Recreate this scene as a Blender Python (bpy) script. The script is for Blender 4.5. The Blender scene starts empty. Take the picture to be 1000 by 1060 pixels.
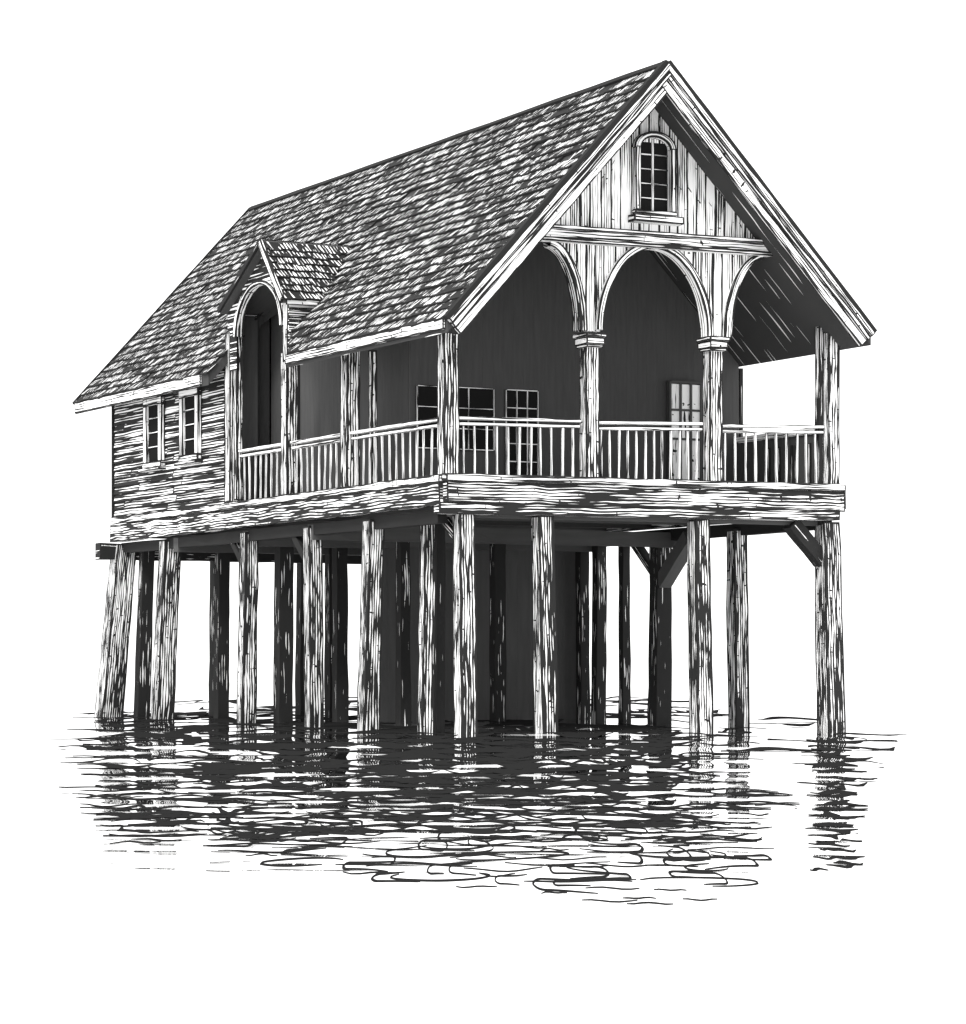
import bpy, math, random
import numpy as np
from mathutils import Vector, Matrix, noise as mnoise

random.seed(7)
scn = bpy.context.scene
col = scn.collection
R = math.radians

# ------------------------------------------------------------------ node helpers
def new_mat(name):
    m = bpy.data.materials.new(name)
    m.use_nodes = True
    nt = m.node_tree
    nt.nodes.clear()
    return m, nt

class NT:
    def __init__(s, nt): s.nt = nt
    def n(s, t, **kw):
        nd = s.nt.nodes.new(t)
        for k, v in kw.items(): setattr(nd, k, v)
        return nd
    def link(s, a, b): s.nt.links.new(a, b)
    def put(s, sock, v):
        if isinstance(v, (int, float, tuple, list)): sock.default_value = v
        else: s.link(v, sock)
    def math(s, op, a, b=0.0, c=0.0):
        nd = s.n('ShaderNodeMath', operation=op)
        s.put(nd.inputs[0], a); s.put(nd.inputs[1], b)
        if op in ('MULTIPLY_ADD', 'COMPARE', 'WRAP'): s.put(nd.inputs[2], c)
        return nd.outputs[0]
    def scale(s, vec, x, y, z=1.0):
        nd = s.n('ShaderNodeVectorMath', operation='MULTIPLY')
        s.link(vec, nd.inputs[0]); nd.inputs[1].default_value = (x, y, z)
        return nd.outputs[0]
    def noise(s, vec, sc, det=2.0, dist=0.0, rough=.5):
        nd = s.n('ShaderNodeTexNoise', noise_dimensions='2D')
        s.link(vec, nd.inputs['Vector'])
        nd.inputs['Scale'].default_value = sc
        nd.inputs['Detail'].default_value = det
        nd.inputs['Roughness'].default_value = rough
        nd.inputs['Distortion'].default_value = dist
        return nd.outputs[0]
    def ramp01(s, v, lo, hi):
        nd = s.n('ShaderNodeMapRange')
        s.put(nd.inputs[0], v)
        nd.inputs[1].default_value = lo; nd.inputs[2].default_value = hi
        nd.inputs[3].default_value = 0; nd.inputs[4].default_value = 1
        return nd.outputs[0]
    def surface(s, colour, rough=.85, spec=.08):
        b = s.n('ShaderNodeBsdfPrincipled')
        s.put(b.inputs['Base Color'], colour)
        b.inputs['Roughness'].default_value = rough
        b.inputs['Specular IOR Level'].default_value = spec
        o = s.n('ShaderNodeOutputMaterial')
        s.link(b.outputs[0], o.inputs[0])
        return b

INK = .022
WHITE = .88

def grey(v): return (v, v, v, 1)

def ink_wood(name, K=12., sa=1.6, T=.55, G=2.2, warp=.9, edge=.022, patch=.8,
             white=WHITE, ink=INK, shear=0., ticks=.255):
    """weathered, limewashed timber: pale wood with black grain running along it and worn dark arrises.
    K grain lines per metre, sa how often a line swells and closes, T share left pale, G how uneven"""
    m, nt = new_mat(name); t = NT(nt)
    uv = t.n('ShaderNodeUVMap', uv_map='UVMap').outputs[0]
    sx = t.n('ShaderNodeSeparateXYZ'); t.link(uv, sx.inputs[0])
    along, across = sx.outputs[0], sx.outputs[1]
    if shear: across = t.math('MULTIPLY_ADD', along, shear, across)
    big = t.noise(t.scale(uv, .5, 1.8), 1.0, 1.0)
    wn = t.noise(t.scale(uv, .9, 3.0), 1.0, 2.0)
    d = t.math('ADD', t.math('MULTIPLY', across, K), t.math('MULTIPLY', wn, warp * 3))
    fr = t.math('FRACT', d)
    tri = t.math('MULTIPLY', t.math('ABSOLUTE', t.math('SUBTRACT', fr, .5)), 2)
    cv = t.n('ShaderNodeCombineXYZ')
    t.link(t.math('MULTIPLY', along, sa), cv.inputs[0])
    t.link(t.math('MULTIPLY_ADD', t.math('FLOOR', d), 7.31, t.math('MULTIPLY', fr, .5)), cv.inputs[1])
    ns = t.noise(cv.outputs[0], 1.0, 2.0)
    val = t.math('ADD', tri, t.math('MULTIPLY', t.math('SUBTRACT', ns, .5), G))
    val = t.math('ADD', val, t.math('MULTIPLY', t.math('SUBTRACT', big, .5), patch))
    k = t.math('GREATER_THAN', val, T)
    if ticks:
        tn = t.noise(t.scale(uv, 11, 5), 1.0, 1.0)
        k = t.math('MAXIMUM', k, t.math('LESS_THAN', tn, ticks))
    at = t.n('ShaderNodeAttribute', attribute_name='ed')
    sp = t.n('ShaderNodeSeparateXYZ'); t.link(at.outputs['Vector'], sp.inputs[0])
    mn = t.math('MINIMUM', sp.outputs[0], sp.outputs[1])
    mn = t.math('MINIMUM', mn, t.math('MINIMUM', sp.outputs[2], at.outputs['Alpha']))
    ne = t.noise(t.scale(uv, 1.6, 1.6), 1.0, 1.0)
    ew = t.math('MULTIPLY', t.math('MULTIPLY_ADD', ne, 1.8, -.15), edge)
    k = t.math('MAXIMUM', k, t.math('LESS_THAN', mn, ew))
    mix = t.n('ShaderNodeMix', data_type='RGBA')
    t.link(k, mix.inputs[0])
    mix.inputs[6].default_value = grey(white)
    mix.inputs[7].default_value = grey(ink)
    t.surface(mix.outputs[2])
    return m

def plain(name, v, rough=.85, spec=.08):
    m, nt = new_mat(name); t = NT(nt)
    uv = t.n('ShaderNodeUVMap', uv_map='UVMap').outputs[0]
    n = t.noise(t.scale(uv, 1.2, 9), 1.0, 2.0)
    r = t.n('ShaderNodeMapRange'); t.link(n, r.inputs[0])
    r.inputs[1].default_value = .3; r.inputs[2].default_value = .7
    r.inputs[3].default_value = v * .94; r.inputs[4].default_value = v * 1.06
    t.surface(r.outputs[0], rough, spec)
    return m

def glass_mat(name):
    m, nt = new_mat(name); t = NT(nt)
    t.surface(grey(.013), .25, .0)
    return m

M = {
    'post':   ink_wood('limewashed_post_timber', 18, 1.9, .46, 2.2, .35, .036, 1.0),
    'pile':   ink_wood('weathered_pile_timber', 18, 1.9, .33, 2.2, .35, .048, 1.1),
    'beam':   ink_wood('weathered_beam_timber', 18, 1.3, .38, 2.2, .45, .034, 1.1),
    'smooth': ink_wood('limewashed_trim_timber', 18, 1.1, .74, 2.0, .3, .030, 1.2, ticks=.24),
    'board':  ink_wood('limewashed_gable_boards', 20, 1.3, .86, 2.2, .2, .022, 1.7, ticks=.22),
    'siding': ink_wood('weathered_siding_boards', 17, .5, .34, 2.0, .25, .036, 1.4, ticks=0),
    'rail':   ink_wood('limewashed_rail_timber', 16, 1.2, .92, 2.0, .4, .008, .5, ticks=0),
    'shingle': ink_wood('weathered_shingles', 11.5, 3.6, .11, 2.8, .5, .055, 1.1, white=.86, shear=.42, ticks=0),
    'dormer_shingle': ink_wood('weathered_dormer_shingles', 13, 3.0, .26, 2.4, .5, .03, .5, white=.86, shear=.15, ticks=0),
    'dark_pile': ink_wood('shade_dark_pile_timber', 18, 1.6, -.20, 2.3, .4, .05, 1.6),  # near-black copy of the pile timber, under-deck shade put into its colour
    'pier': ink_wood('mid_dark_pile_timber', 19, 1.7, .28, 2.0, .4, .06, .9),  # a little darker than the front pile timber
    'underdeck_and_bars': plain('underdeck_shade_and_bar_boards', .072),  # dark tone for door bars, and under-deck shade put into the colour
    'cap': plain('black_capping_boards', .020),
    'dark_and_shade': plain('dark_and_shade_boards', .065),  # dark panels, and the porch's interior shade painted as wall colour
    'soffit': ink_wood('shade_toned_roof_boards', 9, .4, -.22, 2.2, .2, .0, 1.0, ink=.05, ticks=0),  # shade under the roof put into the board colour, few pale streaks
    'ripple': plain('reflection_ripple_tone', .018, 1.0, .0),  # dark tone of the strokes that stand in for the reflection
    'glass':  glass_mat('dark_window_glass'),
    'pale_pane': ink_wood('lit_pane_tone', 11, 1.6, 1.0, 2.2, .4, .0, .6),  # pale colour puts the lit window's brightness into the panes
}

# ------------------------------------------------------------------ mesh builder
class MB:
    def __init__(s):
        s.v = []; s.f = []; s.uv = []; s.ed = []
    def quad(s, p, u0=0., v0=0., edges=(1, 1, 1, 1), lu=None, lv=None, ed=None):
        """p0->p1 runs along the grain (u), p0->p3 across it (v)"""
        p = [Vector(q) for q in p]
        if lu is None: lu = max((p[1] - p[0]).length, (p[2] - p[3]).length)
        if lv is None: lv = max((p[3] - p[0]).length, (p[2] - p[1]).length)
        i = len(s.v); s.v += p; s.f.append((i, i + 1, i + 2, i + 3))
        s.uv += [(u0, v0), (u0 + lu, v0), (u0 + lu, v0 + lv), (u0, v0 + lv)]
        if ed is None:
            B = 9.
            l0, l1 = (0., lu) if edges[0] else (B, B)
            r0, r1 = (lu, 0.) if edges[1] else (B, B)
            b0, b1 = (0., lv) if edges[2] else (B, B)
            t0, t1 = (lv, 0.) if edges[3] else (B, B)
            ed = [(l0, r0, b0, t0), (l1, r1, b0, t0), (l1, r1, b1, t1), (l0, r0, b1, t1)]
        s.ed += ed
    def poly(s, pts, au, av, off=None):
        """flat polygon; au, av unit vectors giving the grain axes"""
        off = off or (random.uniform(0, 90), random.uniform(0, 90))
        pts = [Vector(q) for q in pts]; au = Vector(au); av = Vector(av)
        i = len(s.v); s.v += pts; s.f.append(tuple(range(i, i + len(pts))))
        for q in pts:
            s.uv.append((off[0] + q.dot(au), off[1] + q.dot(av))); s.ed.append((9, 9, 9, 9))
    def box(s, lo, hi, grain=None, ends=True):
        d = [hi[k] - lo[k] for k in range(3)]
        if grain is None: grain = max(range(3), key=lambda k: d[k])
        g = grain; a = (g + 1) % 3; b = (g + 2) % 3
        c = [(lo[k] + hi[k]) / 2 for k in range(3)]
        p0 = list(c); p1 = list(c); p0[g] = lo[g]; p1[g] = hi[g]
        side = Vector([0, 0, 0]); side[a] = 1
        s.timber(p0, p1, d[a], d[b], side=side, segs=1, wob=0)
    def timber(s, p0, p1, w, h, side=None, segs=1, wob=0., taper=1.):
        """squared timber from p0 to p1, w wide along 'side', h deep across it"""
        p0 = Vector(p0); p1 = Vector(p1); ax = (p1 - p0); L = ax.length; ax.normalize()
        if side is None:
            side = Vector((0, 0, 1)).cross(ax)
            if side.length < .1: side = Vector((1, 0, 0))
        side = Vector(side); side = (side - ax * side.dot(ax)).normalized()
        up = ax.cross(side).normalized()
        off = [(random.uniform(0, 90), random.uniform(0, 90)) for _ in range(4)]
        rings = []
        for k in range(segs + 1):
            t = k / segs; c = p0 + ax * (L * t)
            q = 1 + (taper - 1) * t
            jw = [(random.uniform(-wob, wob), random.uniform(-wob, wob)) for _ in range(4)]
            cc = [(-.5, -.5), (.5, -.5), (.5, .5), (-.5, .5)]
            rings.append([c + side * (cc[j][0] * w * q + jw[j][0]) + up * (cc[j][1] * h * q + jw[j][1]) for j in range(4)])
        for k in range(segs):
            a, b = rings[k], rings[k + 1]
            x0, x1 = L * k / segs, L * (k + 1) / segs
            for j in range(4):
                j2 = (j + 1) % 4
                ww = w if j % 2 == 0 else h
                ed = [(x0, L - x0, 0, ww), (x1, L - x1, 0, ww), (x1, L - x1, ww, 0), (x0, L - x0, ww, 0)]
                s.quad([a[j], b[j], b[j2], a[j2]], off[j][0] + x0, off[j][1], lu=x1 - x0, lv=ww, ed=ed)
        for ring in (rings[0][::-1], rings[-1]):
            s.quad(ring, random.uniform(0, 90), random.uniform(0, 90))
    def build(s, name, mat, parent=None, smooth=False):
        me = bpy.data.meshes.new(name)
        me.from_pydata([tuple(q) for q in s.v], [], s.f)
        uvl = me.uv_layers.new(name='UVMap')
        uvl.data.foreach_set('uv', np.array(s.uv, dtype=np.float32).ravel())
        at = me.attributes.new('ed', 'FLOAT_COLOR', 'CORNER')
        at.data.foreach_set('color', np.array(s.ed, dtype=np.float32).ravel())
        me.materials.append(M[mat] if isinstance(mat, str) else mat)
        me.validate(); me.update()
        o = bpy.data.objects.new(name, me)
        col.objects.link(o)
        if parent: o.parent = parent
        return o

def box_obj(name, lo, hi, mat, parent, grain=None):
    b = MB(); b.box(lo, hi, grain); return b.build(name, mat, parent)

# ------------------------------------------------------------------ the house
# local axes: x runs along the gable front, y back along the long side, z up (0 is just above the water)
house = bpy.data.objects.new('stilt_house', None); col.objects.link(house)
house.location = (-.617, 50, 0); house.rotation_euler = (0, 0, math.atan2(.4609, .8875))
house['label'] = 'weathered timber stilt house with shingled gable roof and arched porch standing in the water'
house['category'] = 'house'

W, L = 8.27, 16.47
DK = 4.44                    # top of the porch floor
WATER = -.06
# roof profile
UE, ZE, UR, ZR, UX, ZX = -.45, 7.02, 3.85, 11.72, 8.22, 7.23
SL = (ZR - ZE) / (UR - UE); SR = (ZR - ZX) / (UX - UR)
V0, V1 = -.9, 17.8
TH = .17
def zl(u): return ZE + SL * (u - UE)
def zr(u): return ZR - SR * (u - UR)
def zroof(u): return zl(u) if u < UR else zr(u)
TLV = TH * math.hypot(1, SL)     # vertical thickness
# dormer
DA, DB, DC, DZ, DE = 6.74, 9.82, 7.72, 9.45, 8.33   # right and left eaves, ridge, ridge height, eave height
def zdorm(v):
    if v < DA or v > DB: return -1
    return DE + (DZ - DE) * ((v - DA) / (DC - DA) if v < DC else (DB - v) / (DB - DC))
DCUT = 5.85                  # the eave is cut back on the slant beside the dormer
def ustart(v):               # where the main left slope begins at this v
    z = zdorm(v)
    if DCUT < v < DA: return UE + (v - DCUT) / (DA - DCUT) * .45
    return UE if z < 0 else UE + (z - ZE) / SL

# roof deck -----------------------------------------------------------
rb = MB()
nv = [V0, DCUT] + [DA - .001, DA + .001] + [DA + (DC - DA) * k / 6 for k in range(1, 7)] + \
     [DC + (DB - DC) * k / 8 for k in range(1, 8)] + [DB - .001, DB + .001, V1]
for a, b in zip(nv[:-1], nv[1:]):
    ua, ub = ustart(a + 1e-4), ustart(b - 1e-4)
    for dz, fl in ((-.02, 0), (-TLV, 1)):
        p = [(ua, a, zl(ua) + dz), (UR, a, ZR + dz), (UR, b, ZR + dz), (ub, b, zl(ub) + dz)]
        rb.quad(p, 20 * (a + 1), a, edges=(0, 0, 0, 0))
    rb.quad([(ua, a, zl(ua) - .02), (ub, b, zl(ub) - .02), (ub, b, zl(ub) - TLV), (ua, a, zl(ua) - TLV)], a, 3, edges=(0, 0, 0, 0))
for a, b in zip(np.linspace(V0, V1, 9)[:-1], np.linspace(V0, V1, 9)[1:]):
    for dz in (-.02, -TLV):
        rb.quad([(UX, a, ZX + dz), (UR, a, ZR + dz), (UR, b, ZR + dz), (UX, b, ZX + dz)], 7 * (a + 2), a, edges=(0, 0, 0, 0))
    rb.quad([(UX, a, ZX - .02), (UX, b, ZX - .02), (UX, b, ZX - TLV), (UX, a, ZX - TLV)], a, 3, edges=(0, 0, 0, 0))
for v in (V0, V1):
    rb.poly([(UE, v, ZE - .02), (UR, v, ZR - .02), (UR, v, ZR - TLV), (UE, v, ZE - TLV)], (1, 0, 0), (0, 0, 1))
    rb.poly([(UX, v, ZX - .02), (UR, v, ZR - .02), (UR, v, ZR - TLV), (UX, v, ZX - TLV)], (1, 0, 0), (0, 0, 1))
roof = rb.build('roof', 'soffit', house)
roof['label'] = 'steep gable roof of weathered shingles over dark boards'

def shingle_slope(mb, org, dirv, slope, length_v, length_s, expo, wid, skip=None, tilt=.03):
    """courses of individual shingles; dirv along the eave, slope up the roof, s measured from the eave"""
    dirv = Vector(dirv).normalized(); slope = Vector(slope).normalized()
    nrm = dirv.cross(slope).normalized()
    if nrm.z < 0: nrm = -nrm
    rows = int(length_s / expo)
    for r in range(rows):
        s0 = r * expo - .03
        x = -random.uniform(0, wid)
        while x < length_v:
            w = wid * random.uniform(.6, 1.4)
            x0, x1 = max(x, 0), min(x + w - .012, length_v)
            x += w
            if x1 - x0 < .04: continue
            if skip and skip((x0 + x1) / 2, s0 + expo * .5): continue
            if random.random() < .006: continue
            sb = s0 + random.uniform(-.03, .03); st = min(s0 + expo * 1.25, length_s + .02)
            hb = .035 + random.uniform(0, .022)
            sk = random.uniform(-.012, .012)
            def P(xx, ss, hh): return Vector(org) + dirv * xx + slope * ss + nrm * hh
            a, b, c, d = P(x0, sb + sk, hb), P(x1, sb - sk, hb), P(x1, st, .006), P(x0, st, .006)
            o = (random.uniform(0, 90), random.uniform(0, 90))
            lu, lv = st - sb, x1 - x0
            B = 9.
            mb.quad([a, d, c, b], o[0], o[1], lu=lu, lv=lv,
                    ed=[(-.006, B, B, B), (lu, B, B, B), (lu, B, B, B), (-.006, B, B, B)])
            e, f = P(x0, sb + sk, .0), P(x1, sb - sk, .0)
            mb.quad([a, b, f, e], o[0], o[1], lu=lv, lv=hb, ed=[(0, 0, 0, 0)] * 4)
            mb.quad([a, e, P(x0, st, 0), d], o[0], o[1], lu=lu, lv=hb, ed=[(0, 0, 0, 0)] * 4)
            mb.quad([b, c, P(x1, st, 0), f], o[0], o[1], lu=lu, lv=hb, ed=[(0, 0, 0, 0)] * 4)

lenL = math.hypot(UR - UE, ZR - ZE); lenR = math.hypot(UX - UR, ZR - ZX)
HOLES = ((7.4, 3.93, .34, .12), (6.75, 4.55, .2, .12), (4.6, 4.4, .16, .1), (15.9, 5.5, .3, .1))   # lost shingles
def skipL(x, s):
    v = V0 + x; u = UE + s * (UR - UE) / lenL
    if any(abs(v - hv) < a and abs(s - hs) < b for hv, hs, a, b in HOLES): return True
    return (zdorm(v) > 0 or v > DCUT) and v < DB and u < ustart(v) + .04
sb = MB()
shingle_slope(sb, (UE, V0, ZE), (0, 1, 0), (UR - UE, 0, ZR - ZE), V1 - V0, lenL, .25, .46, skipL)
shingle_slope(sb, (UX, V0, ZX), (0, 1, 0), (UR - UX, 0, ZR - ZX), V1 - V0, lenR, .235, .3)
sb.build('shingles', 'shingle', roof)
rc = MB()
rc.timber((UR - .045, V0 - .02, ZR - .01), (UR - .045, V1, ZR - .01), .12, .05, side=(1, 0, SL), segs=14, wob=.006)
rc.timber((UR + .045, V0 - .02, ZR - .01), (UR + .045, V1, ZR - .01), .12, .05, side=(1, 0, -SR), segs=14, wob=.006)
rc.build('ridge_cap', 'cap', roof)

def barge(u0, z0, u1, z1, v, drop0, drop1, thick, name='barge_board', mat='smooth'):
    """sloping board on the gable verge, between two drops measured square to the slope"""
    d = Vector((u1 - u0, 0, z1 - z0)).normalized(); n = Vector((d.z, 0, -d.x))
    if n.z > 0: n = -n
    b = MB()
    c0 = Vector((u0, v, z0)) + n * (drop0 + drop1) / 2; c1 = Vector((u1, v, z1)) + n * (drop0 + drop1) / 2
    b.timber(c0, c1, drop1 - drop0, thick, side=n, segs=10, wob=.004)
    return b.build(name, mat, roof)
for (ua, za) in ((UE - .03, ZE - .03), (UX + .03, ZX - .03)):
    barge(ua, za, UR, ZR, V0 - .03, -.065, .0, .14, 'verge_cap', 'cap')
    barge(ua, za, UR, ZR, V0 - .05, .002, .105, .12)
    barge(ua, za, UR, ZR, V0 - .035, .107, .20, .10)
    barge(ua, za, UR, ZR, V0 + .0, .202, .37, .08)
barge(UE - .03, ZE - .03, UR, ZR, V1 + .02, -.06, .12, .05, 'verge_cap', 'cap')
barge(UX + .03, ZX - .03, UR, ZR, V1 + .02, -.06, .12, .05, 'verge_cap', 'cap')
# eave fascias, broken by the dormer
def fascia(u, va, vb, ztop, h):
    b = MB(); b.timber((u, va, ztop - h / 2), (u, vb, ztop - h / 2), .05, h, side=(1, 0, 0), segs=8, wob=.006)
    return b.build('fascia', 'smooth', roof)
fascia(UE - .02, V0 + .08, DCUT, ZE - .0, .19)
fascia(UE - .02, DB + .35, V1 - .05, ZE - .0, .24)
fascia(UX + .02, V0 + .08, V1 - .05, ZX - .02, .2)

# dormer ---------------------------------------------------------------
dorm = MB()
sc_, aw = (7.04 + 9.38) / 2, (9.38 - 7.04) / 2       # arch centre and half width
AS, AH = 7.72, .93                                   # spring height and rise
FU = -.03
nb = 16
# face boards above the arch: horizontal boards made of short lengths that follow the curve
def arch_top(v):
    t = (v - sc_) / aw
    return AS + AH * math.sqrt(max(0, 1 - t * t)) if abs(t) < 1 else None
zz = DE - .7
rows = [7.05 + .17 * k for k in range(15)]
for z0 in rows:
    z1 = z0 + .165
    off = (random.uniform(0, 90), random.uniform(0, 90))
    N = 40
    for k in range(N):
        a = DA + (DB - DA) * k / N; b = DA + (DB - DA) * (k + 1) / N; m = (a + b) / 2
        lo = arch_top(m)
        za = max(z0, lo) if lo else z0
        top = zdorm(m) - .02
        zb = min(z1, top)
        if zb - za < .004: continue
        dorm.quad([(FU, a, za), (FU, b, za), (FU, b, zb), (FU, a, zb)], off[0] + a, off[1] + za - z0, lu=b - a, lv=zb - za,
                  ed=[(9, 9, za - z0, z1 - za)] * 2 + [(9, 9, zb - z0, z1 - zb)] * 2)
# cheek walls facing along the roof
for v in (DA, DB):
    for z0 in [7.1 + .15 * k for k in range(9)]:
        z1 = min(z0 + .145, DE)
        if z1 - z0 < .02: continue
        u0 = max(UE + (z0 - ZE) / SL, 0); u1 = max(UE + (z1 - ZE) / SL, 0)
        dorm.quad([(FU, v, z0), (u0 + .08, v, z0), (u1 + .08, v, z1), (FU + .0, v, z1)], random.uniform(0, 90), random.uniform(0, 90), edges=(0, 0, 1, 1))
dormer = dorm.build('dormer', 'siding', house)
dormer['label'] = 'arched dormer rising through the long roof slope'
# dormer roof: two slopes of boards and shingles
dr = MB(); ds = MB()
OV = .16
for (va, za) in ((DA - .12, DE - .12 * (DZ - DE) / (DC - DA)), (DB + .02, DE - .02 * (DZ - DE) / (DB - DC))):
    uR = UE + (DZ - ZE) / SL + .15; uE = UE + (za - ZE) / SL + .15
    p = [Vector((FU - OV, va, za)), Vector((FU - OV, DC, DZ)), Vector((uR, DC, DZ)), Vector((uE, va, za))]
    for dz in (0, -.1):
        q = [x + Vector((0, 0, dz)) for x in p]
        dr.quad(q, 0, random.uniform(0, 50), edges=(0, 0, 0, 0))
    dr.quad([p[0], p[3], p[3] - Vector((0, 0, .1)), p[0] - Vector((0, 0, .1))], 5, 5)
    dr.quad([p[0], p[1], p[1] - Vector((0, 0, .1)), p[0] - Vector((0, 0, .1))], 5, 9)
    ls = (Vector((0, va, za)) - Vector((0, DC, DZ))).length
    uspan = uR - (FU - OV)
    def skipD(x, s, va=va, za=za, ls=ls):
        z = za + (DZ - za) * s / ls; u = FU - OV + x
        return u > UE + (z - ZE) / SL + .1
    shingle_slope(ds, p[0], (1, 0, 0), p[1] - p[0], uspan, ls, .2, .24, skipD)
dro = dr.build('dormer_roof', 'dark_and_shade', dormer)
ds.build('dormer_shingles', 'dormer_shingle', dormer)
for (va, za, sg) in ((DA - .12, DE - .12 * (DZ - DE) / (DC - DA), 1), (DB + .02, DE - .02 * (DZ - DE) / (DB - DC), -1)):
    b = MB(); n = Vector((0, DC - va, DZ - za)).normalized()
    b.timber(Vector((FU - OV - .03, va, za - .04)), Vector((FU - OV - .03, DC, DZ - .04)), .05, .17 if sg > 0 else .1, side=(1, 0, 0), segs=5, wob=.004)
    b.build('barge_board', 'smooth' if sg > 0 else 'dark_pile', dormer)
b = MB(); b.timber((FU - .1, DA - .1, DE - .2), (UE + (DE - ZE) / SL + .1, DA - .1, DE - .2), .06, .12, side=(0, 1, 0))
b.build('fascia', 'smooth', dormer)

def arch_band(name, parent, pts_in, pts_out, plane, at, depth, mat='post', proud=.04):
    """curved trim: front ring plus inner soffit; plane 'v' = drawn in (u,z) at v, 'u' = drawn in (v,z) at u"""
    b = MB()
    def P(q, d):
        return (q[0], at + d, q[1]) if plane == 'v' else (at + d, q[0], q[1])
    x = random.uniform(0, 90); off = random.uniform(0, 90)
    for i in range(len(pts_in) - 1):
        a, c, d, e = pts_in[i], pts_in[i + 1], pts_out[i + 1], pts_out[i]
        l = math.dist(e, d); w = math.dist(a, e)
        b.quad([P(a, -proud), P(c, -proud), P(d, -proud), P(e, -proud)], x, off, lu=l, lv=w, edges=(0, 0, 1, 1))
        b.quad([P(a, -proud), P(c, -proud), P(c, depth), P(a, depth)], x, off + 7, lu=l, lv=depth, edges=(0, 0, 1, 1))
        b.quad([P(e, -proud), P(d, -proud), P(d, depth), P(e, depth)], x, off + 17, lu=l, lv=depth, edges=(0, 0, 1, 1))
        b.quad([P(a, depth), P(c, depth), P(d, depth), P(e, depth)], x, off + 27, lu=l, lv=w, edges=(0, 0, 1, 1))
        x += l
    return b.build(name, mat, parent)
def ell(cx, cz, a, b, t0, t1, n=22):
    return [(cx + a * math.cos(R(t0 + (t1 - t0) * k / n)), cz + b * math.sin(R(t0 + (t1 - t0) * k / n))) for k in range(n + 1)]
arch_band('arch_trim', dormer, ell(sc_, AS, aw - .06, AH - .02, 0, 180), ell(sc_, AS, aw + .07, AH + .07, 0, 180), 'u', FU, .12, 'smooth', .05)
# dormer jambs run up from the porch posts to the spring of the arch
b = MB(); b.timber((.07, 9.50, DK), (.07, 9.50, 7.9), .14, .13, side=(1, 0, 0), segs=4, wob=.008); b.build('jamb', 'post', dormer)
b = MB(); b.timber((.06, 6.9, 7.0), (.06, 6.9, 8.25), .2, .24, side=(1, 0, 0), segs=4, wob=.008); b.build('jamb', 'post', dormer)

box_obj('dormer_shade_panel', (.2, 9.76, DK), (.6, 9.79, 8.2), 'dark_and_shade', dormer)  # added panel, its dark colour stands in for shade inside the dormer
# porch floor, beams -----------------------------------------------------
fl = MB()
for k in range(28):
    a, c = W * k / 28, W * (k + 1) / 28 - .008
    fl.box((a, .02, DK - .16), (c, L, DK - .06), 1)
fl.build('porch_floor', 'dark_and_shade', house)
for k in range(9):
    v = 1.2 + k * 1.85
    box_obj('floor_joist', (.15, v, DK - .52), (W - .1, v + .14, DK - .165), 'underdeck_and_bars', house)

fb = MB()
fb.timber((-.05, .02, 4.385), (8.22, .02, 4.42), .2, .13, side=(0, 1, 0), segs=16, wob=.008)
fb.build('deck_edge_board', 'smooth', house)
fb = MB()
fb.timber((-.02, .07, 4.135), (8.24, .07, 4.165), .22, .37, side=(0, 1, 0), segs=26, wob=.013)
fb.build('deck_beam', 'beam', house)
fb = MB()
fb.timber((-.16, .09, 3.845), (8.14, .09, 3.905), .24, .2, side=(0, 1, 0), segs=26, wob=.013)
fb.build('deck_beam', 'beam', house)
fb = MB(); fb.timber((.2, .35, 3.80), (8.1, .35, 3.80), .14, .16, side=(0, 1, 0), segs=6, wob=.01)
fb.build('deck_beam', 'underdeck_and_bars', house)
fb = MB(); fb.box((8.245, -.06, 4.02), (8.29, .2, 4.46), 2); fb.build('end_plate', 'rail', house)
sbm = MB(); sbm.timber((-.05, .14, 4.37), (-.05, L + .05, 4.30), .1, .14, side=(1, 0, 0), segs=16, wob=.01)
sbm.build('deck_edge_board', 'smooth', house)
sbm = MB(); sbm.timber((-.03, .12, 4.10), (-.03, L + .03, 4.02), .14, .38, side=(1, 0, 0), segs=30, wob=.016)
sbm.build('deck_beam', 'beam', house)
sbm = MB(); sbm.timber((8.17, .2, 4.12), (8.17, L, 4.1), .12, .4, side=(1, 0, 0), segs=20, wob=.012)
sbm.build('deck_beam', 'beam', house)
b = MB(); b.timber((-.45, 16.35, 3.62), (8.3, 16.35, 3.62), .3, .36, side=(0, 1, 0), segs=14, wob=.012)
b.build('cross_beam', 'dark_pile', house)
for v in (12.9, 9.1, 5.9):
    b = MB(); b.timber((.05, v, 3.66), (8.2, v, 3.66), .26, .3, side=(0, 1, 0), segs=10, wob=.012)
    b.build('cross_beam', 'underdeck_and_bars', house)
b = MB(); b.timber((8.08, .3, 3.78), (8.08, 16.2, 3.72), .2, .24, side=(1, 0, 0), segs=12, wob=.012); b.build('cross_beam', 'cap', house)
b = MB(); b.timber((.16, .5, 3.72), (.16, 16.2, 3.70), .2, .22, side=(1, 0, 0), segs=12, wob=.012); b.build('cross_beam', 'cap', house)

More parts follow.
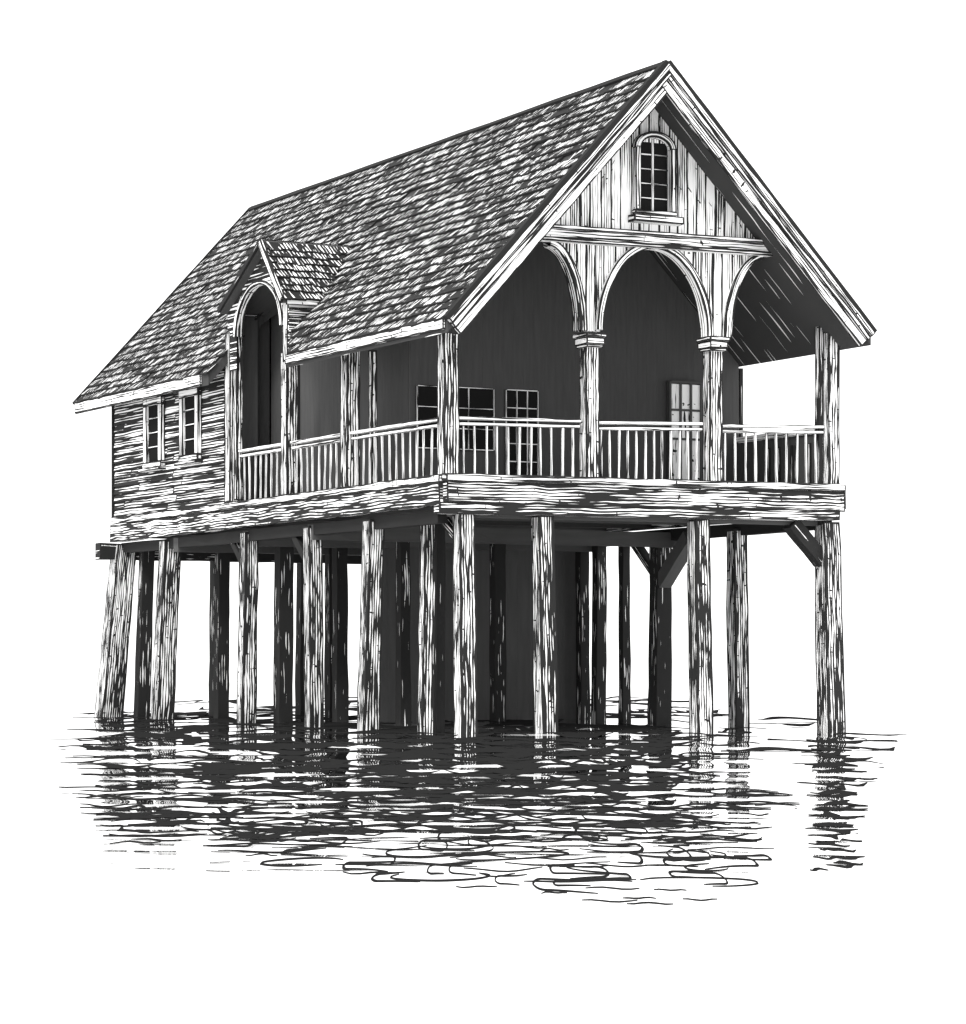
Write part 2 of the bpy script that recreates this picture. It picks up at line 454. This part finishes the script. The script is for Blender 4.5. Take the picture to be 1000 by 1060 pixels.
# piles --------------------------------------------------------------------
def pile(ut, vt, ub, vb, w, mat='pile', d=None, top=3.78, rot=0., taper=.92):
    b = MB(); w *= .84; d = d or w
    b.timber((ub, vb, -1.4), (ut, vt, top), w / .96, d / .96, side=(math.cos(rot), math.sin(rot), 0), segs=10, wob=.011, taper=taper)
    return b.build('pile', mat, house)
pile(.42, .2, .45, .15, .36)
pile(1.98, .2, 2.06, .15, .38)
pile(5.2, .2, 5.26, .15, .38)
pile(8.02, .22, 8.1, .15, .46, taper=.86)
pile(7.99, 3.3, 8.05, 3.28, .37, mat='pier')
pile(.14, 3.25, .0, 3.3, .38)
pile(.14, 6.0, .14, 5.9, .34)
pile(.14, 9.1, .05, 9.1, .36)
pile(.16, 13.5, -.05, 13.6, .46)
pile(.16, 16.3, -.3, 16.4, .62, taper=.8)
pile(.55, 15.9, .4, 16.0, .34, mat='dark_pile')
pile(.62, 2.0, .5, 1.9, .26)
pile(.95, 2.2, .95, 2.25, .2, mat='dark_pile')
for (u, v, w) in ((8.08, 6.32, .42), (8.08, 7.8, .22), (8.08, 8.85, .28), (8.0, 9.45, .26), (2.5, 16.45, .42),
                  (2.5, 6.9, .26), (2.5, 9.9, .3), (.98, 9.3, .36), (4.5, 4.9, .28), (5.4, 8.4, .3), (1.4, 13.6, .3),
                  (4.6, 16.4, .36), (6.6, 16.4, .36), (8.05, 12.7, .4), (8.05, 16.3, .4), (3.7, 12.9, .34)):
    pile(u, v, u + random.uniform(-.05, .05), v, w, mat='dark_pile', top=3.8)
# added sheet of dark boards standing in for the shade between the inner piles
sk = MB()
x = 3.0
while x < 7.9:
    w = random.uniform(.2, .3)
    sk.box((x, 9.6, -1.0), (min(x + w - .0015, 8.0), 9.66, 3.75), 2); x += w
sk.build('underdeck_shade_sheet', 'underdeck_and_bars', house)

def brace(p, q, w=.16, mat='underdeck_and_bars'):
    b = MB(); b.timber(p, q, w, w, segs=3, wob=.006); return b.build('knee_brace', mat, house)
brace((7.95, .28, 3.05), (7.25, .28, 3.75), .26, 'dark_pile')
brace((8.06, 6.2, 2.8), (8.06, 5.1, 3.7), .28)
brace((8.06, 6.5, 3.0), (8.06, 7.4, 3.7), .16, 'dark_pile')
brace((.16, 6.1, 3.05), (.16, 6.9, 3.66), .14, 'dark_pile')
brace((.16, 9.3, 3.1), (.16, 10.0, 3.66), .14, 'dark_pile')
brace((.55, .4, 3.2), (.55, 1.2, 3.7), .14, 'dark_pile')

# porch posts ------------------------------------------------------------------
def post(u0, v0, z1, w, d, name='porch_post', z0=DK - .03, mat='post'):
    b = MB(); b.timber((u0 + w / 2, v0 + d / 2, z0), (u0 + w / 2, v0 + d / 2, z1), w, d, side=(1, 0, 0), segs=8, wob=.008)
    return b.build(name, mat, house)
post(-.04, .03, 6.88, .29, .28)
p1 = post(2.79, .06, 6.82, .27, .25)
p2 = post(5.36, .06, 6.88, .28, .25)
post(7.92, .03, 7.3, .25, .25)
post(7.80, .14, 7.45, .08, .16)
post(-.02, 4.08, 6.95, .27, .30)
post(.34, 3.78, 6.95, .12, .14)
post(-.02, 6.88, 7.2, .25, .28)
post(-.04, 9.70, 7.85, .22, .26)
for p, u0, w, z in ((p1, 2.79, .27, 6.82), (p2, 5.36, .28, 6.88)):
    b = MB()
    b.timber((u0 - .045, .18, z + .06), (u0 + w + .045, .17, z + .06), .46, .12, side=(0, 1, 0), segs=3, wob=.003)
    b.timber((u0 - .07, .18, z + .165), (u0 + w + .07, .17, z + .165), .52, .075, side=(0, 1, 0), segs=3, wob=.006)
    b.timber((u0 - .03, .17, z - .03), (u0 + w + .03, .17, z - .03), .38, .05, side=(0, 1, 0), segs=3, wob=.004)
    b.build('capital', 'smooth', p)

# railings -------------------------------------------------------------------------
def railing(a, c, n, zt0, zt1, axis, mat='rail'):
    """axis 'u' = along the front, 'v' = along the side; a, c start and end points (u, v)"""
    b = MB()
    sd = (0, 1, 0) if axis == 'u' else (1, 0, 0)
    b.timber((a[0], a[1], zt0 - .035), (c[0], c[1], zt1 - .035), .12, .055, side=sd, segs=4, wob=.004)
    o = b.build('railing', mat, house)
    b = MB(); b.timber((a[0], a[1], zt0 - .135), (c[0], c[1], zt1 - .135), .07, .05, side=sd, segs=4, wob=.004)
    b.build('lower_rail', mat, o)
    for k in range(n):
        t = (k + .6) / (n + .2) + random.uniform(-.006, .006)
        u = a[0] + (c[0] - a[0]) * t; v = a[1] + (c[1] - a[1]) * t; z = zt0 + (zt1 - zt0) * t
        q = MB(); w = random.uniform(.028, .044)
        q.timber((u, v, DK - .02), (u + random.uniform(-.02, .02), v, z - .16), w, .032, side=(1, 0, 0) if axis == 'u' else (0, 1, 0), segs=3, wob=.004)
        q.build('baluster', mat, o)
railing((.28, .16), (2.70, .16), 11, 5.46, 5.50, 'u')
railing((3.05, .16), (5.24, .16), 12, 5.48, 5.54, 'u')
railing((5.60, .16), (7.88, .16), 10, 5.52, 5.58, 'u')
railing((.1, .37), (.1, 4.08), 13, 5.45, 5.46, 'v')
railing((.1, 4.38), (.1, 6.85), 9, 5.46, 5.46, 'v')
railing((.1, 7.18), (.1, 9.68), 9, 5.46, 5.46, 'v')
# boarded parapet on the far side of the porch
pp = MB(); v = .35
while v < 3.4:
    w = random.uniform(.2, .28); pp.box((8.1, v, DK - .06), (8.15, min(v + w - .008, 3.48), 5.47), 2); v += w
par = pp.build('parapet', 'dark_and_shade', house)
b = MB(); b.timber((8.12, .35, 5.53), (8.12, 3.48, 5.53), .14, .1, side=(1, 0, 0), segs=3, wob=.004); b.build('handrail', 'rail', par)
for v in (.9, 1.35, 1.5, 1.95, 2.3, 2.75):
    b = MB(); b.timber((8.085, v, DK), (8.085, v, 5.3), .03, .09, side=(1, 0, 0), segs=3, wob=.006); b.build('batten', 'post', par)

# inner walls, porch shade put into their dark colour ----------------------------------------------------------
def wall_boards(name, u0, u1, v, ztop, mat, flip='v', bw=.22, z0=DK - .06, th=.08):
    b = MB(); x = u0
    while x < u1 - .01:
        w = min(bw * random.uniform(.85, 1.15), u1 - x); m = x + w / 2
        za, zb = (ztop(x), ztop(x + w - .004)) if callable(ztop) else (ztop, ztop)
        j = 0 if mat == 'dark_and_shade' else random.uniform(0, .008); o_ = random.uniform(0, 90)
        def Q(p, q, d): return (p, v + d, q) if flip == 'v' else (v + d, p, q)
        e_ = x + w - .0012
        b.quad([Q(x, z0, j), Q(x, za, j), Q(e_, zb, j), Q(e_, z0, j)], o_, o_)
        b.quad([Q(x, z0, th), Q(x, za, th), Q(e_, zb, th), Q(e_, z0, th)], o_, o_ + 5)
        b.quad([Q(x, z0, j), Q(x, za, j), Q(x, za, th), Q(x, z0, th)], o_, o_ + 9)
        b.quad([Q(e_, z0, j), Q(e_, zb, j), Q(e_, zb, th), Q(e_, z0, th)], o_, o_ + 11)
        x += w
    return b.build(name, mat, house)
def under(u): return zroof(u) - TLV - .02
iw = wall_boards('inner_wall', 1.0, W - .1, 3.5, under, 'dark_and_shade')
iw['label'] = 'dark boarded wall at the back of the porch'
wall_boards('inner_wall', 3.6, 10.0, 1.0, lambda v: max(under(1.0), zdorm(v) - .11), 'dark_and_shade', 'u')
wall_boards('inner_wall', .08, 1.0, 10.08, under, 'dark_and_shade')
# long side wall: clapboards
cb = MB(); nrow = 17
for k in range(nrow):
    z0 = DK - .06 + k * (7.35 - DK) / nrow; z1 = z0 + (7.35 - DK) / nrow
    v = 10.02
    while v < L - .02:
        e = min(v + random.uniform(2.2, 4.2), L)
        if L - e < .6: e = L
        b_ = cb
        y = .0
        b_.quad([(y - .035, v, z0), (y - .035, e, z0), (y, e, z1 + .01), (y, v, z1 + .01)], random.uniform(0, 90), random.uniform(0, 90), edges=(1, 1, 1, 1))
        b_.quad([(y - .035, v, z0), (y - .035, e, z0), (y + .01, e, z0), (y + .01, v, z0)], 3, 3, edges=(1, 1, 1, 1))
        v = e
cb.box((.02, 10.05, DK - .06), (.1, L, 7.35), 1)
sw = cb.build('side_wall', 'siding', house)
sw['label'] = 'weathered horizontal clapboard wall below the low eave'
box_obj('corner_board', (-.06, L - .0, DK - .1), (.1, L + .06, 7.0), 'cap', house)
wall_boards('far_side_wall', 3.5, L, W - .08, under(W - .04), 'siding', 'u')
wall_boards('rear_wall', .1, W - .1, L - .08, under, 'siding')

def win_side(va, vb, za, zb):
    """tall narrow window on the long side wall"""
    f = MB(); fw = .2
    U = -.07
    f.timber((U, va, za + .06), (U, vb, za + .06), .12, .13, side=(1, 0, 0))
    f.timber((U, va, zb - .07), (U, vb, zb - .07), .10, .15, side=(1, 0, 0))
    f.timber((U, va + fw / 2, za + .125), (U, va + fw / 2, zb - .145), .09, fw, side=(1, 0, 0))
    f.timber((U, vb - fw / 2, za + .125), (U, vb - fw / 2, zb - .145), .09, fw, side=(1, 0, 0))
    o = f.build('window', 'smooth', house)
    o['label'] = 'narrow pale framed window in the clapboard side wall'
    g = MB(); g.box((-.05, va + fw, za + .12), (-.03, vb - fw, zb - .14)); g.build('pane', 'glass', o)
    for k in (.27, .52, .77):
        z = za + .12 + (zb - za - .26) * k
        q = MB(); q.box((-.075, va + fw, z - .013), (-.052, vb - fw, z + .013)); q.build('muntin', 'rail', o)
    q = MB(); q.timber((-.1, va - .06, za - .03), (-.1, vb + .06, za - .03), .2, .06, side=(1, 0, 0)); q.build('sill', 'smooth', o)
win_side(13.33, 14.42, 5.34, 6.84)
win_side(11.24, 12.30, 5.36, 6.86)

# windows and door on the dark wall of the porch: thin pale bars
def bar_window(u0, u1, z0, z1, cols, rows_, name='porch_window', t=.012):
    V = 3.47
    o = box_obj(name, (u0, V, z0), (u1, V + .02, z1), 'glass', house)
    for k in range(cols + 1):
        u = u0 + (u1 - u0) * k / cols
        box_obj('muntin', (u - t, V - .025, z0), (u + t, V - .003, z1), 'rail', o)
    for k in range(rows_ + 1):
        z = z0 + (z1 - z0) * k / rows_
        box_obj('muntin', (u0 + t, V - .024, z - t), (u1 - t, V - .004, z + t), 'rail', o)
    return o
bar_window(1.12, 2.72, 5.15, 6.30, 3, 3)
bar_window(2.98, 3.66, 4.62, 6.30, 3, 5)
dv = 3.40
dr_ = MB(); dr_.box((6.5, 3.41, 4.5), (7.24, 3.47, 6.62), 2)
door = dr_.build('glazed_door', 'dark_and_shade', house)
cu = MB(); cu.box((6.54, 3.385, 4.62), (7.2, 3.405, 6.56), 2); cu.build('lit_pane', 'pale_pane', door)
for k in range(4):
    u = 6.52 + .233 * k; box_obj('muntin', (u - .022, 3.35, 4.55), (u + .022, 3.383, 6.6), 'underdeck_and_bars', door)
for z in (5.5, 6.06, 6.6):
    box_obj('muntin', (6.545, 3.352, z - .02), (7.195, 3.38, z + .02), 'underdeck_and_bars', door)
# gallery door frame seen through the dormer arch
gd = MB(); gd.timber((.96, 8.6, DK), (.96, 8.6, 7.4), .06, .12, side=(1, 0, 0), segs=5, wob=.01); gd.build('door_jamb', 'post', house)

# gable end: boards, tie beam, spandrels, arches --------------------------------------
TB0, TB1 = 8.61, 8.87
gb = MB(); u = 1.3
V = .05
GW = (3.84, 4.46, 9.2, 10.5)     # window hole
while u < 7.2:
    w = random.uniform(.17, .25); ue = min(u + w, 7.2)
    segs_ = sorted(set([u, ue] + [x for x in (GW[0], GW[1], UR) if u < x < ue]))
    off = (random.uniform(0, 90), random.uniform(0, 90)); j = random.uniform(0, .01)
    for a, c in zip(segs_[:-1], segs_[1:]):
        ta, tc = under(a) + .1, under(c) + .1
        spans = [(TB1 - .03, TB1 - .03, ta, tc)]
        if GW[0] - 1e-6 <= a and c <= GW[1] + 1e-6: spans = [(TB1 - .03, TB1 - .03, GW[2], GW[2]), (GW[3], GW[3], ta, tc)]
        for b0, b1, t0, t1 in spans:
            if t0 - b0 < .03 and t1 - b1 < .03: continue
            t0 = max(t0, b0 + .002); t1 = max(t1, b1 + .002)
            B = 9.
            gb.quad([(a, V + j, b0), (a, V + j, t0), (c, V + j, t1), (c, V + j, b1)], off[0] + b0, off[1] + a - u, lu=max(t0, t1) - b0, lv=c - a,
                    ed=[(B, t0 - b0, a - u, ue - a), (B, 0, a - u, ue - a), (B, 0, c - u, ue - c), (B, t1 - b1, c - u, ue - c)])
    u = ue
gw = gb.build('gable_wall', 'board', house)
gw['label'] = 'pale vertical boards filling the gable above the tie beam'
b = MB(); b.poly([(1.3, V + .09, TB1), (UR, V + .09, under(UR)), (7.2, V + .09, TB1)], (0, 0, 1), (1, 0, 0)); b.build('gable_lining', 'dark_and_shade', house)
tb = MB()
tb.timber((1.25, .02, TB1 - .035), (7.0, .02, TB1 + .0), .26, .07, side=(0, 1, 0), segs=10, wob=.004)
tb.timber((1.25, .05, TB1 - .15), (7.0, .05, TB1 - .115), .2, .155, side=(0, 1, 0), segs=14, wob=.008)
tb.timber((1.15, .03, TB0 + .0), (7.0, .03, TB0 + .035), .24, .06, side=(0, 1, 0), segs=10, wob=.004)
tb.build('tie_beam', 'smooth', house)

AZ = 7.06
CA = (4.20, AZ, 1.10, 1.56)       # centre arch
LA = (2.02, AZ, .75, 1.55)         # left quarter arch
RA = (6.55, AZ + .02, .88, 1.58)   # right quarter arch
def zarch(u):
    z = 0
    for cx, cz, a, b_ in (CA, LA, RA):
        if abs(u - cx) < a: z = max(z, cz + b_ * math.sqrt(1 - ((u - cx) / a) ** 2))
    return z or AZ
def spandrel(u0, u1):
    b = MB(); u = u0
    while u < u1 - .01:
        w = random.uniform(.17, .24); ue = min(u + w, u1); off = (random.uniform(0, 90), random.uniform(0, 90))
        n = 8; j = random.uniform(0, .01)
        for k in range(n):
            a, c = u + (ue - u) * k / n, u + (ue - u) * (k + 1) / n
            za, zc = zarch(a + 1e-5), zarch(c - 1e-5)
            zt = TB0 + .01
            if zt - za < .01 and zt - zc < .01: continue
            za, zc = min(za, zt - .003), min(zc, zt - .003)
            for vv in (.09 + j, .2):
                b.quad([(a, vv, za), (a, vv, zt), (c, vv, zt), (c, vv, zc)], off[0] + za, off[1] + a - u, lu=zt - za, lv=c - a,
                       ed=[(9, 9, a - u, ue - a)] * 2 + [(9, 9, c - u, ue - c)] * 2)
        u = ue
    return b.build('spandrel_panel', 'board', house)
s1 = spandrel(2.0, CA[0]); s2 = spandrel(CA[0], 6.5)
def band(arch, t0, t1, wi, parent):
    cx, cz, a, b_ = arch
    return arch_band('arch_trim', parent, ell(cx, cz, a - .02, b_ - .02, t0, t1), ell(cx, cz, a + wi, b_ + wi, t0, t1), 'v', .06, .2, 'smooth', .05)
band(CA, 90, 179, .11, s1); band(CA, 1, 90, .11, s2)
def qband(arch, t0, t1, parent):
    cx, cz, a, b_ = arch
    return arch_band('arch_trim', parent, ell(cx, cz, a - .14, b_ - .1, t0, t1), ell(cx, cz, a + .02, b_ + .02, t0, t1), 'v', .06, .22, 'post', .05)
qband(LA, 0, 88, s1); qband(RA, 180, 95, s2)

# gable window ---------------------------------------------------------------------------
gu0, gu1, gz0, gz1 = GW
cm, hw = (gu0 + gu1) / 2, (gu1 - gu0) / 2
wf = MB()
wf.timber((gu0 - .12, 0, gz0 + .03), (gu1 + .13, 0, gz0 + .03), .14, .06, side=(0, 1, 0), segs=3, wob=.004)
gwin = wf.build('gable_window', 'smooth', house)
gwin['label'] = 'tall round headed window under the ridge'
for uu, ww in ((gu0 - .05, .13), (gu1 + .06, .15)):
    b = MB(); b.timber((uu, 0, gz0 + .061), (uu, 0, gz1 - .1), ww * .75, .14, side=(1, 0, 0), segs=3, wob=.004); b.build('stile', 'smooth', gwin)
arch_band('arched_head', gwin, ell(cm, gz1 - .12, hw, .2, 0, 180, 12), ell(cm, gz1 - .12, hw + .12, .31, 0, 180, 12), 'v', .0, .1, 'smooth', .07)
b = MB(); b.box((gu0 + .0, .075, gz0), (gu1, .095, gz1 + .1)); b.build('pane', 'glass', gwin)
b = MB(); b.timber((gu0 - .2, -.06, gz0 - .1), (gu1 + .2, -.06, gz0 - .1), .26, .13, side=(0, 1, 0), segs=2, wob=.004)
b.build('sill', 'smooth', gwin)
box_obj('muntin', (cm - .02, .04, gz0), (cm + .02, .07, gz1 + .06), 'rail', gwin)
for k in range(1, 5):
    z = gz0 + (gz1 - gz0) * k / 5 + .04
    box_obj('muntin', (gu0, .045, z - .012), (cm - .021, .068, z + .012), 'rail', gwin)
    box_obj('muntin', (cm + .021, .045, z - .012), (gu1, .068, z + .012), 'rail', gwin)

# ------------------------------------------------------------------ water
WN, WL0, WL1, WSPREAD = 110, .25, 7., .6
WC = .0012
WYS = [10, 14.5, 17, 20, 24, 30, 45, 60]
WAS = [.005, .008, .02, .035, .045, .045, .035, .025]
rng = np.random.default_rng(11)
WAVES = [(math.exp(rng.uniform(math.log(WL0), math.log(WL1))), rng.normal(0, WSPREAD) + math.pi / 2,
          rng.uniform(0, 2 * math.pi), rng.uniform(.1, .4), rng.uniform(.05, .2)) for i in range(WN)]
def ss(a, b, t):
    t = np.clip((t - a) / (b - a), 0, 1); return t * t * (3 - 2 * t)
def wave_height(X, Y):
    Z = np.zeros_like(X)
    for lam, th, ph, q1, q2 in WAVES:
        k = 2 * math.pi / lam
        arg = k * (X * math.cos(th) + Y * math.sin(th)) + ph + .6 * np.sin(X * q1 + Y * q2 + ph)
        # short ripples in the open, a longer swell in the lee of the house
        wgt = np.exp(-.5 * (np.log(lam / (WC * Y ** 2 + .12)) / .45) ** 2)
        Z += wgt * np.sin(arg) / (k * math.sqrt(WN / 2))
    fade = (1 - ss(11.5, 14, np.abs(X))) * ss(8, 10, Y) * (1 - ss(70, 80, Y))
    return Z * np.interp(Y, WYS, WAS) * fade + WATER
def make_water():
    xs = np.concatenate([-np.geomspace(4000, 15, 26), np.arange(-14, 14.01, .07), np.geomspace(15, 4000, 26)])
    yd = np.concatenate([np.arange(8, 30, .05), np.arange(30, 58, .08), np.arange(58, 80, .16)])
    ys = np.concatenate([[-60, -20, 0, 4], yd, np.geomspace(82, 6000, 26)])
    X, Y = np.meshgrid(xs, ys)
    Z = wave_height(X, Y)
    nx, ny = len(xs), len(ys)
    co = np.stack([X, Y, Z], -1).reshape(-1, 3).astype(np.float32)
    i = np.arange((ny - 1) * (nx - 1)); r, c = i // (nx - 1), i % (nx - 1)
    a = r * nx + c
    f = np.stack([a, a + 1, a + nx + 1, a + nx], -1).astype(np.int32)
    me = bpy.data.meshes.new('water')
    me.vertices.add(len(co)); me.vertices.foreach_set('co', co.ravel())
    me.loops.add(f.size); me.loops.foreach_set('vertex_index', f.ravel())
    me.polygons.add(len(f)); me.polygons.foreach_set('loop_start', np.arange(0, f.size, 4, dtype=np.int32))
    me.polygons.foreach_set('use_smooth', np.ones(len(f), dtype=bool))
    me.update(calc_edges=True); me.validate()
    m, nt = new_mat('silver_water'); t = NT(nt)
    g = t.n('ShaderNodeBsdfGlossy'); g.inputs['Color'].default_value = grey(.95); g.inputs['Roughness'].default_value = .0
    d = t.n('ShaderNodeBsdfDiffuse'); d.inputs['Color'].default_value = grey(.85)
    lw = t.n('ShaderNodeLayerWeight')
    mx = t.n('ShaderNodeMixShader'); t.link(t.ramp01(lw.outputs['Facing'], .930, .946), mx.inputs[0])
    t.link(d.outputs[0], mx.inputs[1]); t.link(g.outputs[0], mx.inputs[2])
    o = t.n('ShaderNodeOutputMaterial'); t.link(mx.outputs[0], o.inputs[0])
    me.materials.append(m)
    ob = bpy.data.objects.new('water', me); col.objects.link(ob)
    ob['kind'] = 'structure'
    return ob
make_water()

# dark ripple strokes that paint the house's reflection onto the water: low lens-shaped ridges, crowded under the house and loosening into open curls in front
CH = 1.34                                  # height of the eye over the water
rp = random.Random(5)
RV, RF = [], []
def reflection_stroke(cx, cy, path, thick):
    """path: list of (a, b) in units of the local ripple scale; thick: half width at its fullest"""
    mx_, my_ = cy / 3000., cy * cy / (CH * 3000.)
    n = len(path); base = len(RV)
    for i, (a, b) in enumerate(path):
        p, q = path[max(i - 1, 0)], path[min(i + 1, n - 1)]
        tx, ty = q[0] - p[0], q[1] - p[1]; l = math.hypot(tx, ty) or 1
        nx_, ny_ = -ty / l, tx / l
        t = i / (n - 1); w = thick * (math.sin(math.pi * min(max(t, .0), 1.)) ** .9) + .03
        for sg, h in ((-1, .002), (0, .010), (1, .002)):
            RV.append((cx + (a + sg * nx_ * w) * mx_, cy - (b + sg * ny_ * w) * my_, h))
    for i in range(n - 1):
        o = base + 3 * i
        RF.append((o, o + 1, o + 4, o + 3)); RF.append((o + 1, o + 2, o + 5, o + 4))
def dash(px, d, ln, th, bow=0., tilt=0.):
    cx, cy = px, d
    n = max(6, int(ln / 9)); ph = rp.uniform(0, 6)
    reflection_stroke(cx, cy, [(ln * (k / n - .5), bow * (4 * (k / n - .5) ** 2) + tilt * ln * (k / n - .5) + 1.0 * math.sin(ph + 7 * k / n)) for k in range(n + 1)], th)
def depth(y): return CH * 3000. / (y - 680)
def span(y, tab):
    return np.interp(y, [r[0] for r in tab], [r[1] for r in tab])
LEFT = [(722, 225), (735, 130), (748, 78), (770, 92), (800, 100), (850, 95), (870, 130), (885, 190), (900, 290), (912, 430), (935, 640)]
RIGHT = [(722, 690), (735, 720), (748, 770), (765, 780), (800, 745), (830, 800), (850, 795), (870, 780), (890, 800), (915, 800), (935, 720)]
y = 722.
while y < 936:
    dense = float(np.interp(y, [722, 732, 760, 835, 855, 875, 905, 936], [.5, .9, 1.05, .95, .42, .16, .10, .06]))
    x0, x1 = span(y, LEFT), span(y, RIGHT)
    nst = max(1, int((x1 - x0) / 100 * dense * (1.75 if y < 800 else 2.1) + rp.random()))
    for _ in range(nst):
        x = rp.uniform(x0, x1); core = min((x - x0) / 130, (x1 - x) / 110, 1)
        if rp.random() > .35 + .65 * core: continue
        if y < 850 and any(abs(x - c) < 14 for c in (172, 258, 325, 384, 484, 568, 728, 752)) and rp.random() < .8: continue
        ln = rp.uniform(28, 120) * (.7 + .3 * core); th = rp.uniform(.5, 2.1) * (.55 + .45 * core) * (.6 + .4 * dense)
        if y > 800: th *= float(np.interp(y, [800, 850, 900], [.85, .55, .5]))
        yy = y + rp.uniform(-1.5, 1.5); D = depth(yy)
        dash((x - 500) * D / 3000., D, ln, th, rp.uniform(-2.5, 2.5), rp.uniform(-.02, .02))
    y += 2.3
for k in range(330):                      # fine lines between the heavier ones
    yy = 732 + 140 * rp.random(); x0, x1 = span(yy, LEFT), span(yy, RIGHT); x = rp.uniform(x0, x1); D = depth(yy)
    dash((x - 500) * D / 3000., D, rp.uniform(22, 85), rp.uniform(.45, .85), rp.uniform(-2, 2), rp.uniform(-.03, .03))
# the long streaks that run out past the outer piles, and those painting the right hand pile's reflection
for (xa, xb, yy) in ((62, 190, 756), (82, 130, 738), (76, 170, 793), (84, 150, 801), (98, 200, 741), (860, 940, 760), (800, 935, 767),
                     (870, 932, 775), (780, 862, 744), (770, 850, 750), (700, 770, 741), (745, 850, 776), (850, 905, 785)):
    D = depth(yy); dash(((xa + xb) / 2 - 500) * D / 3000., D, xb - xa, 1.0, rp.uniform(-1, 1.5))
for k in range(44):
    yy = 762 + 140 * (k / 44) + rp.uniform(-2, 2); D = depth(yy); ln = rp.uniform(16, 62) * (1 if yy < 860 else .7)
    dash((rp.gauss(866, 9) - 500) * D / 3000., D, ln, rp.uniform(.8, 2.0), rp.uniform(-1.5, 1.5), rp.uniform(-.05, .05))
# open curls
for k in range(58):
    yy = 843 + 74 * ((k + rp.random()) / 58) ** 1.15
    x = rp.uniform(span(yy, LEFT) + 20, span(yy, RIGHT) - 20); D = depth(yy)
    a = rp.uniform(14, 62); b = rp.uniform(2.2, 6.0); tl = rp.uniform(-.05, .05); tail = rp.uniform(10, 55); up = rp.uniform(12, 60)
    st = rp.choice((-1, 1)); f1, f2 = rp.uniform(-.02, .10), rp.uniform(-.02, .09); q1 = rp.uniform(.9, 2.2)
    if rp.random() < .3:             # an open ring
        s0, sw = rp.uniform(0, 6.28), rp.uniform(4.2, 6.0)
        pth = [(a * math.cos(s0 + sw * q / 30), b * math.sin(s0 + sw * q / 30)) for q in range(31)]
    else:                            # a hook: two streaks joined by a turn at one end
        pth = [(st * (a - up * (14 - q) / 14), -b - f1 * up * ((14 - q) / 14) ** 2) for q in range(14)] + \
              [(st * (a + b * q1 * math.sin(math.pi * q / 14)), -b * math.cos(math.pi * q / 14)) for q in range(15)] + \
              [(st * (a - q * tail / 12), b + f2 * tail * (q / 12) ** 2) for q in range(1, 13)]
    pth = [(p, q + tl * p) for p, q in pth]
    reflection_stroke((x - 500) * D / 3000., D, pth, rp.uniform(.7, 1.3))
RA = np.array(RV)
RA[:, 2] += wave_height(RA[:, 0].copy(), RA[:, 1].copy())
me = bpy.data.meshes.new('ripples'); me.from_pydata([tuple(q) for q in RA], [], RF); me.materials.append(M['ripple'])
rip = bpy.data.objects.new('ripples', me); col.objects.link(rip); rip['kind'] = 'stuff'
rip['label'] = 'dark ripple strokes painting the reflection of house and piles on the water'; rip['category'] = 'ripples'

# ------------------------------------------------------------------ light
w = bpy.data.worlds.new('World'); scn.world = w; w.use_nodes = True
bg = w.node_tree.nodes['Background']
bg.inputs[0].default_value = (1, 1, 1, 1); bg.inputs[1].default_value = 1.0
sd = bpy.data.lights.new('sun', 'SUN'); sd.energy = 1.5; sd.angle = R(12); sd.color = (1, .99, .97)
so = bpy.data.objects.new('sun', sd); col.objects.link(so)
so.rotation_euler = Vector((.35, .65, -.75)).to_track_quat('-Z', 'Y').to_euler()

# ------------------------------------------------------------------ camera
cd = bpy.data.cameras.new('camera'); cam = bpy.data.objects.new('camera', cd); col.objects.link(cam)
cam.location = (0, 0, 1.28); cam.rotation_euler = (R(90), 0, 0)
cd.sensor_fit = 'HORIZONTAL'; cd.sensor_width = 36; cd.lens = 36 * 3.0
# the long axis of the picture sets the shift unit
cd.sensor_fit = 'VERTICAL'; cd.sensor_height = 36 * 1060 / 1000
cd.shift_y = 150 / 1060
cd.clip_end = 20000; cd.clip_start = .1
scn.camera = cam
scn.view_settings.view_transform = 'Standard'; scn.view_settings.look = 'None'
scn.view_settings.exposure = .85; scn.view_settings.gamma = 1
scn.render.film_transparent = False
